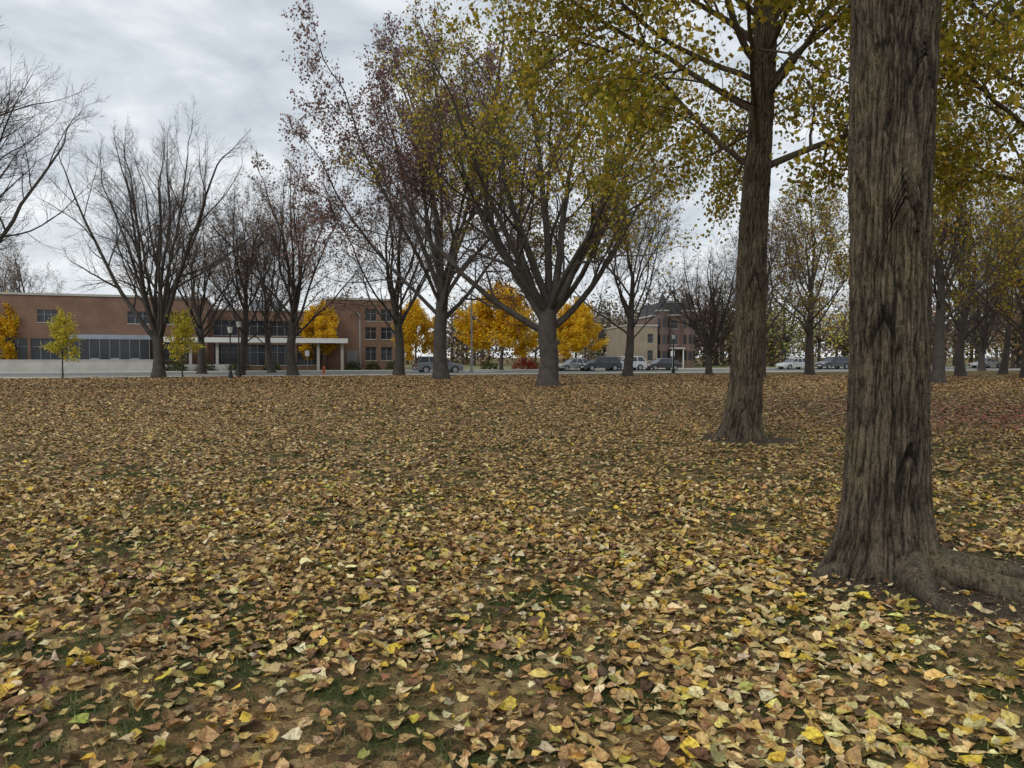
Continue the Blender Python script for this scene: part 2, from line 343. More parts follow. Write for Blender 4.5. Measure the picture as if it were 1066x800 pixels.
yng=tree(95,[(0,0,0),(0,.02,1.0),(.03,0,2.2),(0,0,3.6)],[.06,.05,.045,.03],autolimbs(14,1.1,3.5,55,20,1.45,.02,59),
  [dict(S=5,jit=.1,trop=.08,k=4,m=6,ang=(25,55),ratio=.5,rr=.6,t0=.2),dict(S=4,jit=.12,trop=.03,k=3,m=4,ang=(25,50),ratio=.6,rr=.7),dict(S=2,jit=.12,trop=0,k=3)],dict(per=7,size=.16,pal=P_yelg,spread=.12),name='yng',rmin=.005)
def T(name,me,px,d,rz=0,sc=1):
    x,y=at(px,d); return place(name,me,(x,y,0),rz,sc)
T('bare_tree',bareA,165,58,1.0,(.92,.92,1.08))
T('bare_tree',bareA,-70,34,3.3,1.0)
T('bare_tree',bareB,250,66,0,1.0)
T('bare_tree',bareC,210,72,2.5,(.95,.95,.9))
T('bare_tree',bareC,305,64,1.2,1.05)
T('bare_tree',bareB,283,76,3.0,.95)
T('bare_tree',bareC,415,66,2.9,1.1)
T('bare_tree',bareC,20,92,.5,.9)
T('bare_tree',bareB,653,62,.7,1.05)
T('bare_tree',bareA,738,66,4.0,.62)
T('maple_tree',olv,843,68,1.4,1.0)
T('bare_tree',bareB,793,60,4.5,.85)
T('maple_tree',olv,977,46,.4,.95)
T('bare_tree',bareC,1000,62,5.4,.95)
T('bare_tree',bareA,1022,88,2.0,.75)
T('bare_tree',bareB,1044,70,5.1,.9)
T('maple_tree',olv,1068,56,3.4,.9)
T('bare_tree',bareC,897,105,3.9,.8)
T('bare_tree',bareC,1120,70,1.9,1)
T('maple_tree',olv,1240,80,5.4,1)
T('yellow_maple_tree',yel,522,88,.3,(1.1,1.1,.88))
T('yellow_maple_tree',yel,600,100,1.9,(.95,.95,.8))
T('yellow_maple_tree',yel,335,93,2.6,.72)
T('yellow_maple_tree',yel,433,86,4.1,.7)
T('yellow_maple_tree',yel,8,84,5.1,.75)
T('young_linden_tree',yng,65,57,0,.98)
T('young_linden_tree',yng,190,58,2.2,1.0)
# ---------------------------------------------------------------- distant tree mass
rng=np.random.default_rng(101)
mb=MB()
nc=190
ang=np.concatenate([rng.uniform(-50,50,110),rng.uniform(2,48,80)]); dd=rng.uniform(125,200,nc)
for a,d in zip(ang,dd):
    if -44<a<-7: d=max(d,165)
    x=math.sin(math.radians(a))*d; y=math.cos(math.radians(a))*d
    h=rng.uniform(10,16); w=rng.uniform(4,6.5)
    n=800
    q=nrm(rng.normal(size=(n,3)))*(rng.uniform(.1,1,(n,1))**.5)*(1+.22*rng.normal(size=(n,1)))
    lump=vnoise(q[:,0]*3+a,q[:,2]*3+q[:,1]*2,7); q=q[lump>.25]; n=len(q)
    Pp=np.array([x,y,h*.48])+q*np.array([w,w,h*.5]); Pp[:,2]=np.abs(Pp[:,2])+.1
    A=nrm(rng.normal(size=(n,3))); B=nrm(np.cross(A,rng.normal(size=(n,3)))); s=rng.uniform(.12,.45,(n,1))
    v=np.stack([Pp-A*s,Pp+B*s*.5,Pp+A*s,Pp-B*s*.5],1).reshape(-1,3)
    base=pick(1,[(4,(.20,.155,.12)),(3,(.19,.165,.12)),(2,(.27,.18,.09)),(1,(.22,.20,.08)),(.7,(.42,.28,.06))])[0]
    c=np.repeat(np.clip(base*(1+.3*rng.normal(size=(n,1))),.02,.6),4,0)
    mb.add(v,np.arange(4*n).reshape(-1,4),1,c)
    tube(mb,np.array([[(x,y,-.1),(x+.1,y,h*.3),(x,y,h*.85)]]),np.array([[.35,.28,.08]]),6)
    ks=rng.normal(size=(9,3))*[1,1,.3]+[0,0,.9]
    p,r=grow(np.tile([[x,y,h*.28]],(9,1)),ks,np.full(9,h*.6),np.full(9,.12),5,.12,.05); tube(mb,p,r,3)
mb.obj('distant_trees',[M_bark2,M_leafd])
# ---------------------------------------------------------------- ground
def groundmat():
    m,nt,b=newmat('ground_litter')
    g=N(nt,'ShaderNodeNewGeometry'); pos=g.outputs['Position']
    v=N(nt,'ShaderNodeTexVoronoi'); v.inputs['Scale'].default_value=15; nt.links.new(pos,v.inputs['Vector'])
    sx=N(nt,'ShaderNodeSeparateColor'); nt.links.new(v.outputs['Color'],sx.inputs[0])
    lr=ramp(nt,[(0,(.09,.06,.034)),(.3,(.16,.10,.05)),(.6,(.26,.165,.075)),(.85,(.38,.26,.12)),(1,(.46,.34,.16))]); nt.links.new(sx.outputs[0],lr.inputs[0])
    n1=N(nt,'ShaderNodeTexNoise'); n1.inputs['Scale'].default_value=1.6; n1.inputs['Detail'].default_value=5; n1.inputs['Roughness'].default_value=.7; nt.links.new(pos,n1.inputs['Vector'])
    nf=N(nt,'ShaderNodeTexNoise'); nf.inputs['Scale'].default_value=60; nf.inputs['Detail'].default_value=3; nt.links.new(pos,nf.inputs['Vector'])
    gr=ramp(nt,[(.3,(.035,.034,.015)),(.5,(.060,.070,.022)),(.7,(.095,.115,.035))]); nt.links.new(nf.outputs['Fac'],gr.inputs[0])
    mk=ramp(nt,[(.46,(1,1,1)),(.56,(0,0,0))]); nt.links.new(n1.outputs['Fac'],mk.inputs[0])
    c=mixc(nt,gr.outputs[0],lr.outputs[0],mk.outputs[0])
    sr=ramp(nt,[(.3,(.050,.040,.030)),(.55,(.090,.070,.053)),(.75,(.155,.125,.095))]); nt.links.new(nf.outputs['Fac'],sr.inputs[0])
    for (cx,cy,rx,ry) in ((T1[0]+.48,T1[1]-.25,1.35,1.0),(T2[0]+.1,T2[1]-.1,.95,.9)):
        sb=N(nt,'ShaderNodeVectorMath',operation='SUBTRACT'); sb.inputs[1].default_value=(cx,cy,0); nt.links.new(pos,sb.inputs[0])
        dv=N(nt,'ShaderNodeVectorMath',operation='DIVIDE'); dv.inputs[1].default_value=(rx,ry,1); nt.links.new(sb.outputs[0],dv.inputs[0])
        ln=N(nt,'ShaderNodeVectorMath',operation='LENGTH'); nt.links.new(dv.outputs[0],ln.inputs[0])
        ad=N(nt,'ShaderNodeMath',operation='MULTIPLY_ADD'); nt.links.new(n1.outputs['Fac'],ad.inputs[0]); ad.inputs[1].default_value=1.6; nt.links.new(ln.outputs['Value'],ad.inputs[2])
        rr=ramp(nt,[(.72,(1,1,1)),(1.0,(0,0,0))])
        hf=N(nt,'ShaderNodeMath',operation='MULTIPLY'); hf.inputs[1].default_value=.5; nt.links.new(ad.outputs[0],hf.inputs[0]); nt.links.new(hf.outputs[0],rr.inputs[0])
        c=mixc(nt,c,sr.outputs[0],rr.outputs[0])
    nt.links.new(c,b.inputs['Base Color']); b.inputs['Roughness'].default_value=.95; b.inputs['Specular IOR Level'].default_value=.1
    bp=N(nt,'ShaderNodeBump'); bp.inputs['Strength'].default_value=.9; bp.inputs['Distance'].default_value=.03
    nt.links.new(nf.outputs['Fac'],bp.inputs['Height']); nt.links.new(bp.outputs[0],b.inputs['Normal'])
    return m
mb=MB(); S_=3000
mb.add([(-S_,-S_,0),(S_,-S_,0),(S_,S_,0),(-S_,S_,0)],[(0,1,2,3)]); mb.obj('ground',[groundmat()])
# leaf litter
rng=np.random.default_rng(5)
def wedge(d0,d1,dens,k=.80,mar=1.2):
    A=0.5*(2*k)*(d1*d1-d0*d0)+2*mar*(d1-d0); n=int(A*dens)
    d=np.sqrt(rng.uniform(d0*d0,d1*d1,n)); x=rng.uniform(-1,1,n)*(k*d+mar)
    return x,d
def littermask(x,y):
    u=rng.uniform(size=len(x))
    cover=np.clip((fbm(x*1.7,y*1.7,3,4)-.26)*3.2,.36,1)
    big=np.clip((fbm(x*.25,y*.25,9,2)-.1)*2,.8,1)
    q=np.hypot((x-T1[0]-.48)/1.3,(y-T1[1]+.25)/1.0)+.7*(fbm(x*2,y*2,8)-.5)
    q2=np.hypot((x-T2[0]-.1)/1.0,(y-T2[1]+.15)/1.0)
    soil=np.clip((q-.6)*1.7,.10,1)*np.clip((q2-.8)*2.5,.08,1)
    k=u<cover*big*soil
    k&=np.hypot(x-T1[0],y-T1[1])>.36; k&=np.hypot(x-T2[0],y-T2[1])>.42
    return k
def rot(n,tilt):
    yaw=rng.uniform(0,2*np.pi,n); ax=rng.normal(size=(n,2))*tilt
    A=np.stack([np.cos(yaw),np.sin(yaw),ax[:,0]],1); A=nrm(A)
    B=np.stack([-np.sin(yaw),np.cos(yaw),ax[:,1]],1); B=nrm(B-A*(A*B).sum(1,keepdims=True)); C=np.cross(A,B)
    return A,B,C
TV=np.array([(0,0),(.28,0),(.64,0),(1.02,0),(-.06,.24),(.24,.45),(.66,.29),(-.06,-.24),(.24,-.45),(.66,-.29),(-.42,.018),(-.42,-.018)])
TQ=np.array([(0,1,5,4),(1,2,6,5),(0,7,8,1),(1,8,9,2)]); TT=np.array([(2,3,6),(2,9,3),(0,10,11)])
def litter_near(mb,x,y,pal,size,tilt=.26,lift=.025):
    n=len(x); A,B,C=rot(n,tilt); s=size*rng.uniform(.55,1.35,n)*np.where(rng.uniform(size=n)<.15,.6,1)
    w=rng.uniform(.7,1.12,n)
    tx=TV[:,0][None,:]+0*s[:,None]; ty=TV[:,1][None,:]*w[:,None]*(1+.12*rng.normal(size=(n,12)))
    fold=rng.normal(.2,.4,n)[:,None]; cup=rng.normal(.1,.5,n)[:,None]; tw=rng.normal(0,.6,n)[:,None]
    tz=fold*np.abs(ty)+cup*(tx-.4)**2+tw*ty*(tx-.4)+.04*rng.normal(size=(n,12))
    tx=tx-.4
    z0=rng.uniform(.004,lift,n)
    v=s[:,None,None]*(tx[...,None]*A[:,None]+ty[...,None]*B[:,None]+tz[...,None]*C[:,None])
    v+=np.stack([x,y,z0+s*.10],1)[:,None]
    v[...,2]=np.maximum(v[...,2],.002+rng.uniform(0,.004,(n,1)))
    c=np.repeat(pick(n,pal,.22)[:,None],12,1); c[:,1:3]*=1.12; c[:,10:]*=.8
    c=np.clip(c,0,.9)
    b=np.arange(n)[:,None,None]*12
    i0=mb.n
    mb.add(v.reshape(-1,3),(b+TQ).reshape(-1,4),0,c.reshape(-1,3))
    mb.f.append((b+TT).reshape(-1,3)+i0); m=len(mb.f[-1]); mb.m.append(np.zeros(m,int)); mb.sm.append(np.zeros(m,bool))
def litter_far(mb,x,y,palf,size,tilt=.3):
    n=len(x); A,B,C=rot(n,tilt); s=size*rng.uniform(.6,1.3,n)[:,None]
    P=np.stack([x,y,rng.uniform(.005,.03,n)+s[:,0]*.08],1)
    u=rng.normal(0,.15,(n,1))
    v=np.stack([P-A*s*.5,P+B*s*.4+C*s*u,P+A*s*.5,P-B*s*.4+C*s*u],1); v[...,2]=np.maximum(v[...,2],.003)
    c=palf(n,x,y)
    mb.add(v.reshape(-1,3),np.arange(4*n).reshape(-1,4),0,np.repeat(c,4,0))
mb=MB()
x,y=wedge(1.2,9.5,590); k=littermask(x,y); x=x[k];y=y[k]
yb=rng.uniform(size=len(x))<.09+.25*(x>.8)*(y<6)
litter_near(mb,x[~yb],y[~yb],P_lit,.062)
litter_near(mb,x[yb],y[yb],[(3,(.66,.49,.15)),(4,(.70,.58,.29)),(1,(.64,.46,.06))],.072)
n=3400; a=rng.uniform(0,6.28,n); r=np.sqrt(rng.uniform(.06,1,n))*1.5; xx=T1[0]+.45+r*np.cos(a); yy=T1[1]-.2+.8*r*np.sin(a)
k=np.hypot(xx-T1[0],yy-T1[1])>.33
litter_near(mb,xx[k],yy[k],[(3,(.16,.11,.07)),(2,(.3,.2,.1)),(1,(.09,.07,.05)),(1,(.5,.38,.2))],.016,.3,.004)
def pf(n,x,y):
    a=pick(n,P_lit,.2); b=pick(n,P_litfar,.2)
    t=(rng.uniform(size=n)<np.clip((y-9)/18+.5*(fbm(x*.2,y*.2,4)-.5),0,1))[:,None]
    c=np.where(t,b,a)
    red=(rng.uniform(size=n)<.8*np.exp(-((x-15)/5.0)**2-((y-20)/5)**2))[:,None]
    c=np.where(red,pick(n,[(2,(.42,.14,.11)),(1,(.42,.22,.14))]),c)
    return c
x,y=wedge(9.5,20,380); k=littermask(x,y); litter_far(mb,x[k],y[k],pf,.070,.28)
x,y=wedge(20,38,100,.8,2); k=littermask(x,y); litter_far(mb,x[k],y[k],pf,.102,.3)
x,y=wedge(38,66,32,.8,2); k=rng.uniform(size=len(x))<.9
a_=math.radians(20); ux,uy=math.cos(a_),math.sin(a_); vx,vy=-uy,ux; O=(-38.,56.)
k&=((x-O[0])*vx+(y-O[1])*vy)<-.3
litter_far(mb,x[k],y[k],pf,.15,.3)
mb.obj('fallen_leaves',[M_litter])
# grass blades
mb=MB(); x,y=wedge(1.2,10,800,.8,1.2)
k=(fbm(x*1.7,y*1.7,3,4)<.45)|(rng.uniform(size=len(x))<.12); x=x[k];y=y[k]
k=(np.hypot((x-T1[0]-.45)/1.4,(y-T1[1]+.2)/1.1)>.85); x=x[k];y=y[k]; n=len(x)
h=rng.uniform(.02,.055,n); lean=rng.normal(size=(n,2))*.5*h[:,None]; yw=rng.uniform(0,6.28,n); w=.003
dx=np.stack([np.cos(yw)*w,np.sin(yw)*w,0*yw],1); P=np.stack([x,y,0*x],1); Tp=P+np.stack([lean[:,0],lean[:,1],h],1)
v=np.stack([P-dx,P+dx,Tp],1); c=np.repeat(pick(n,[(3,(.09,.13,.04)),(2,(.14,.18,.055)),(1.5,(.26,.24,.10))]),3,0)
mb.add(v.reshape(-1,3),np.arange(3*n).reshape(-1,3),0,c); mb.obj('grass',[M_litter])
# ---------------------------------------------------------------- street
def sfr(t,o): return (O[0]+t*ux+o*vx, O[1]+t*uy+o*vy)
def spt(px,off):
    k=(px-533)/F; ox,oy=sfr(0,off); t=(k*oy-ox)/(ux-k*uy); return t
M_asph=simple('asphalt',(.12,.12,.123),.85,0,.25,1.2,.2)
M_conc=simple('concrete',(.50,.48,.45),.85,0,.15,.8,.1)
M_lawn=simple('lawn_grass',(.17,.165,.06),.95,0,.45,.9,.3)
M_kerb=simple('kerb_stone',(.42,.41,.39),.8,0,.1,2)
M_white=simple('white_paint',(.75,.75,.73),.6,0,.08,3)
M_ylw=simple('yellow_paint',(.6,.42,.06),.6,0,.1,3)
def strip(name,mat,o0,o1,z0,z1=None,t0=-160,t1=420):
    mb=MB()
    if z1 is None: mb.add([(t0,o0,z0),(t1,o0,z0),(t1,o1,z0),(t0,o1,z0)],[(0,1,2,3)])
    else: mb.box(t0,t1,o0,o1,z0,z1)
    return mb.obj(name,[mat],(O[0],O[1],0),a_)
strip('pavement',M_conc,0,2.4,-.1,.04)
strip('lawn',M_lawn,2.4,4.35,.02)
strip('kerb',M_kerb,4.35,4.5,-.05,.13)
strip('road',M_asph,4.5,15.5,.008)
strip('kerb',M_kerb,15.5,15.65,-.05,.13)
strip('lawn',M_lawn,15.65,18,.10)
strip('pavement',M_conc,18,20.5,-.1,.13)
strip('lawn',M_lawn,20.5,75,.03)
mb=MB()
for o in (9.9,10.15): mb.add([(-160,o,.013),(420,o,.013),(420,o+.1,.013),(-160,o+.1,.013)],[(0,1,2,3)],0)
for i in range(7):
    o=4.9+i*1.5; mb.add([(40,o,.013),(43,o,.013),(43,o+.6,.013),(40,o+.6,.013)],[(0,1,2,3)],1)
mb.obj('road_marking',[M_ylw,M_white],(O[0],O[1],0),a_)
# ---------------------------------------------------------------- buildings
def brick(name,c1,c2,mort=(.3,.28,.25)):
    m,nt,b=newmat(name)
    tc=N(nt,'ShaderNodeTexCoord'); sp=N(nt,'ShaderNodeSeparateXYZ'); nt.links.new(tc.outputs['Object'],sp.inputs[0])
    ad=N(nt,'ShaderNodeMath',operation='ADD'); nt.links.new(sp.outputs[0],ad.inputs[0]); nt.links.new(sp.outputs[1],ad.inputs[1])
    cb=N(nt,'ShaderNodeCombineXYZ'); nt.links.new(ad.outputs[0],cb.inputs[0]); nt.links.new(sp.outputs[2],cb.inputs[1])
    br=N(nt,'ShaderNodeTexBrick'); br.inputs['Color1'].default_value=(*c1,1); br.inputs['Color2'].default_value=(*c2,1); br.inputs['Mortar'].default_value=(*mort,1)
    br.inputs['Scale'].default_value=4; br.inputs['Mortar Size'].default_value=.012; nt.links.new(cb.outputs[0],br.inputs['Vector'])
    no=N(nt,'ShaderNodeTexNoise'); no.inputs['Scale'].default_value=.7; no.inputs['Detail'].default_value=6; nt.links.new(tc.outputs['Object'],no.inputs['Vector'])
    r=ramp(nt,[(.3,(.8,.8,.8)),(.7,(1.15,1.12,1.1))]); nt.links.new(no.outputs['Fac'],r.inputs[0])
    nt.links.new(mixc(nt,br.outputs['Color'],r.outputs[0],1.0,'MULTIPLY'),b.inputs['Base Color']); b.inputs['Roughness'].default_value=.9
    return m
B_or=brick('brick_orange',(.23,.13,.085),(.175,.095,.065),(.22,.18,.15))
B_rd=brick('brick_red',(.17,.11,.09),(.14,.085,.07),(.2,.18,.16))
B_tan=brick('brick_tan',(.34,.275,.2),(.29,.235,.17))
M_glass=simple('window_glass',(.03,.035,.045),.12,0,.3,.6)
M_frame=simple('window_frame',(.22,.22,.23),.5,.3,.1,3)
M_trim=simple('stone_trim',(.42,.40,.36),.8,0,.1,2)
M_roof=simple('roof_dark',(.05,.05,.053),.85,0,.2,3)
M_panel=simple('metal_panel',(.32,.36,.41),.4,.3,.15,.8)
BM=lambda w:[w,M_glass,M_frame,M_trim,M_roof,M_panel,M_white]
def facade(mb,x0,x1,y,z0,z1,cols,rows,wall=0,mull=1):
    zs=[z0]+[q for r in rows for q in r]+[z1]
    for i in range(0,len(zs),2):
        if zs[i+1]>zs[i]+.01: mb.box(x0,x1,y,y+.3,zs[i],zs[i+1],wall)
    for (za,zb) in rows:
        xs=[x0]+[q for c in cols for q in c]+[x1]
        for i in range(0,len(xs),2):
            if xs[i+1]>xs[i]+.01: mb.box(xs[i],xs[i+1],y,y+.3,za,zb,wall)
        for (xa,xb) in cols:
            mb.box(xa,xb,y+.2,y+.25,za,zb,1)
            mb.box(xa-.05,xb+.05,y-.06,y+.1,za-.1,za-.003,3)
            for k in range(mull+2):
                xm=xa+(xb-xa)*k/(mull+1); mb.box(xm-.04,xm+.04,y+.12,y+.19,za,zb,2)
            zm=za+(zb-za)*.62; mb.box(xa+.04,xb-.04,y+.125,y+.185,zm-.03,zm+.03,2)
            mb.box(xa+.04,xb-.04,y+.125,y+.185,zb-.07,zb,2)
SO=31.0
mb=MB()
facade(mb,-60,13,SO,0,4.6,[(-58.5+i*4.1,-58.5+i*4.1+3.8) for i in range(17)],[(1.3,3.7)],0,3)
facade(mb,-60,13,SO,4.6,8.5,[(-50,-47),(-38,-35),(-26,-23),(-4.5,-2.5),(4.5,6.9),(8.6,11)],[(5.5,6.9)],0,2)
mb.box(-60,13,SO+.3,SO+18,0,8.3,0); mb.box(-60.15,13.15,SO-.12,SO+18,8.5,8.75,3)
facade(mb,13,27,SO+3,0,7.4,[(13.6+i*3.3,13.6+i*3.3+2.8) for i in range(4)],[(.6,3.2),(4.3,6.2)],0,2)
mb.box(13,27,SO+3.3,SO+18,0,7.2,0); mb.box(13.16,26.9,SO+2.9,SO+18,7.4,7.6,3)
facade(mb,27,35.8,SO-1,0,8.8,[(31.6,33.0),(33.6,35.0)],[(1.2,2.9),(3.9,5.4),(6.2,7.7)],0,1)
mb.box(27,35.8,SO-.7,SO+18,0,8.6,0); mb.box(26.93,35.9,SO-1.1,SO+18,8.8,9.05,3)
mb.box(29.3,30.6,SO-1.06,SO-1.003,.1,2.4,2)
mb.box(8,28.5,SO-7,SO-1.2,3.3,3.75,3); mb.box(7.9,28.6,SO-7.1,SO-6.9,3.25,3.8,6)
for i in range(8): mb.box(8.6+i*2.75,8.9+i*2.75,SO-6.6,SO-6.3,0,3.3,3)
mb.box(-1,7,SO-2.5,SO-.02,0,3.6,1); mb.box(-1.1,7.1,SO-2.6,SO-.02,3.6,4.1,5)
for i in range(9): mb.box(-1+i*1.0-.04,-1+i*1.0+.04,SO-2.56,SO-2.503,0,3.6,2)
for i in range(4): mb.box(-.9+i*2,-.1+i*2,SO-2.58,SO-2.565,.1,1.5,5)
mb.box(18,22,SO+7,SO+11,7.6,9.0,5)
mb.obj('school_building',BM(B_or),(O[0],O[1],0),a_)
mb=MB(); mb.box(-30,8.5,22.5,22.8,0,1.25,0); mb.box(-30.05,8.55,22.45,22.85,1.25,1.35,0); mb.box(8.5,16,23.5,23.8,0,.8,0)
mb.obj('retaining_wall',[M_conc],(O[0],O[1],0),a_)
def shrub(name,loc,w,d,h,pal,n=1200,rz=0):
    mb=MB(); q=nrm(rng.normal(size=(n,3)))*(rng.uniform(.3,1,(n,1))**.4); q[:,2]=np.abs(q[:,2])
    q*=1+.15*rng.normal(size=(n,1)); P=q*[w/2,d/2,h]
    A=nrm(rng.normal(size=(n,3))); B=nrm(np.cross(A,rng.normal(size=(n,3)))); s=rng.uniform(.06,.14,(n,1))
    mb.add(np.stack([P-A*s,P+B*s*.6,P+A*s,P-B*s*.6],1).reshape(-1,3),np.arange(4*n).reshape(-1,4),1,np.repeat(pick(n,pal,.25),4,0))
    for i in range(5):
        p,r=grow(np.zeros((1,3)),rng.normal(size=(1,3))*[.5,.5,0]+[0,0,1],np.array([h*.8]),np.array([.03]),4,.1,0); tube(mb,p,r,4)
    mb.obj(name,[M_bark2,M_leaf],loc,rz)
Pg=[(3,(.06,.085,.03)),(2,(.1,.12,.04)),(1,(.13,.11,.05))]
for t in (10,13,16.5,20,29.5,32,34.5,38,42,47,53):
    x,y=sfr(t,SO-4.5 if t>28 else 22.5+rng.uniform(0,1)); shrub('shrub',(x,y,0),rng.uniform(1.8,3),1.5,rng.uniform(.8,1.3),Pg,500)
x,y=at(546,92); shrub('red_shrub',(x,y,0),3.2,2,1.7,[(2,(.3,.035,.03)),(1,(.4,.07,.05))],800)
def house():
    mb=MB()
    facade(mb,0,6.2,0,0,8.6,[(.5,1.6),(2.5,3.6),(4.6,5.7)],[(1.2,2.8),(3.9,5.5),(6.5,7.9)],0,0)
    mb.box(0,6.2,.3,12,0,8.5,0); mb.box(-.15,6.35,-.2,12.1,8.6,8.9,3)
    mb.add([(0,0,8.9),(6.2,0,8.9),(6.2,12,8.9),(0,12,8.9),(.8,1,10.9),(5.4,1,10.9),(5.4,11,10.9),(.8,11,10.9)],[(0,1,5,4),(1,2,6,5),(2,3,7,6),(3,0,4,7),(4,5,6,7)],4)
    for cx in (.9,5.3):
        mb.cyl(cx,-.3,0,9.3,1.15,1.15,8,0,False); mb.cyl(cx,-.3,9.3,9.55,1.3,1.3,8,3,False); mb.cyl(cx,-.3,9.55,12.6,1.3,.03,8,4,False)
        for z in (1.3,4,6.7):
            for an in (-90,-135,-45):
                a=math.radians(an+0); X=cx+1.1*math.cos(a);Y=-.3+1.1*math.sin(a); tx,ty=-math.sin(a),math.cos(a); nx,ny=math.cos(a),math.sin(a)
                w=.28; v=[(X+tx*w*s+nx*.06,Y+ty*w*s+ny*.06,zz) for zz in (z,z+1.5) for s in (-1,1)]
                mb.add(v,[(0,1,3,2)],1)
    mb.box(2.1,4.1,-2,-.02,0,.6,3); mb.box(1.95,4.25,-2.1,-.02,3.1,3.4,3)
    for cx in (2.2,4.0): mb.cyl(cx,-1.9,.6,3.1,.1,.1,8,6)
    mb.box(2.9,3.5,6,6.6,10.6,12,0)
    return mb
x,y=at(683,112); house().obj('brick_house',BM(B_rd),(x,y,0),.1,.9)
mb=MB(); facade(mb,0,5,0,0,6.6,[(3.4,4.3)],[(1.2,2.8),(4,5.4)],0,0); mb.box(0,5,.3,14,0,6.5,0); mb.box(-.1,5.1,-.1,14.1,6.6,6.85,3)
x,y=at(652,110); mb.obj('tan_brick_building',BM(B_tan),(x,y,0),.1,.93)
# ---------------------------------------------------------------- cars
M_tyre=simple('tyre_rubber',(.02,.02,.02),.9); M_rim=simple('wheel_rim',(.4,.4,.42),.35,.8)
M_red=simple('tail_light',(.35,.02,.02),.3); M_lens=simple('head_light',(.7,.7,.7),.15)
def paint(name,c):
    m=simple(name,c,.3,.25,.04,1); m.node_tree.nodes['Principled BSDF'].inputs['Coat Weight'].default_value=.6; return m
def car(loc,rz,col,kind='sedan'):
    mb=MB(); L=4.6 if kind=='sedan' else 4.7; W=.9; sh=.9 if kind=='sedan' else 1.05; top=1.45 if kind=='sedan' else 1.68
    wr=.33 if kind=='sedan' else .37; xw=(.85,L-.95)
    prof=[(0,.35)]
    for xc in xw:
        for a in np.linspace(180,0,9): prof.append((xc+(wr+.06)*math.cos(math.radians(a)),max(.24,wr+(wr+.06)*math.sin(math.radians(a)))))
    prof+=[(L-.03,.3),(L,.55),(L-.04,sh-.12),(L-.25,sh-.02),(3.35 if kind=='sedan' else 4.2,sh+.04),(1.15,sh+.02),(.25,sh-.14),(.03,sh-.28)]
    n=len(prof); ys=[-W,-W+.07,W-.07,W]
    V=[]
    for k,yy in enumerate(ys):
        for (px,pz) in prof:
            s=1 if k in (1,2) else .0
            f=(px-L/2)*(1 if s else .985)+L/2; zz=pz if s else (pz if pz<.5 else pz-.05)
            V.append((f,yy,zz))
    Fq=[(k*n+i,k*n+(i+1)%n,(k+1)*n+(i+1)%n,(k+1)*n+i) for k in range(3) for i in range(n)]
    mb.add(V,Fq,0,smooth=False)
    for k in (0,3): mb.add(V[k*n:(k+1)*n],[tuple(range(n))],0)
    if kind=='sedan': b0,b1,t0,t1=1.05,3.95,1.85,3.3
    else: b0,b1,t0,t1=1.1,4.55,1.85,4.1
    wb,wt=W-.06,W-.24
    V=[(b0,-wb,sh),(b1,-wb,sh),(b1,wb,sh),(b0,wb,sh),(t0,-wt,top-.05),(t1,-wt,top-.05),(t1,wt,top-.05),(t0,wt,top-.05)]
    mb.add(V,[(0,1,5,4),(1,2,6,5),(2,3,7,6),(3,0,4,7)],1)
    V=[(t0-.08,-wt-.02,top-.06),(t1+.08,-wt-.02,top-.06),(t1+.08,wt+.02,top-.06),(t0-.08,wt+.02,top-.06),(t0+.1,-wt+.1,top),(t1-.1,-wt+.1,top),(t1-.1,wt-.1,top),(t0+.1,wt-.1,top)]
    mb.add(V,[(0,1,5,4),(1,2,6,5),(2,3,7,6),(3,0,4,7),(4,5,6,7),(3,2,1,0)],0)
    for sgn in (-1,1):
        for fx in (0,.36,.68,1.0):
            xb=b0+(b1-b0)*fx; xt=t0+(t1-t0)*fx; w=.05
            yb=sgn*(wb+.012); yt=sgn*(wt+.012)
            mb.add([(xb-w,yb,sh-.01),(xb+w,yb,sh-.01),(xt+w,yt,top-.04),(xt-w,yt,top-.04)],[(0,1,2,3)],0)
        mb.box(b0+.45,b0+.62,min(sgn*W,sgn*(W+.17)),max(sgn*W,sgn*(W+.17)),sh,sh+.14,0)
        mb.box(-.012,.12,min(sgn*.5,sgn*.86),max(sgn*.5,sgn*.86),sh-.34,sh-.2,4)
        mb.box(L-.12,L+.012,min(sgn*.5,sgn*.87),max(sgn*.5,sgn*.87),sh-.34,sh-.16,5)
        for xc in xw:
            a=np.arange(20)*2*np.pi/20; y0=sgn*(W-.2); y1=sgn*(W+.01); y2=sgn*(W-.03)
            V=[(xc+wr*math.cos(t),yy,wr+wr*math.sin(t)) for yy in (y0,y1) for t in a]+[(xc+wr*.66*math.cos(t),y1,wr+wr*.66*math.sin(t)) for t in a]+[(xc+wr*.62*math.cos(t),y2,wr+wr*.62*math.sin(t)) for t in a]+[(xc,y2,wr)]
            mb.add(V,[(r*20+i,r*20+(i+1)%20,(r+1)*20+(i+1)%20,(r+1)*20+i) for r in range(2) for i in range(20)],2)
            mb.add(V,[(60+i,60+(i+1)%20,80) for i in range(20)],3)
            mb.add(V,[(40+i,40+(i+1)%20,60+(i+1)%20,60+i) for i in range(20)],3)
    mb.box(-.03,.05,-.3,.3,.42,.54,6); mb.box(-.02,.06,-.4,.4,.28,.38,2); mb.box(L-.05,L+.03,-.26,.26,.5,.62,6)
    mb.obj('parked_car',[paint('car_paint',col),M_glass,M_tyre,M_rim,M_lens,M_red,M_white],(loc[0],loc[1],.008),rz)
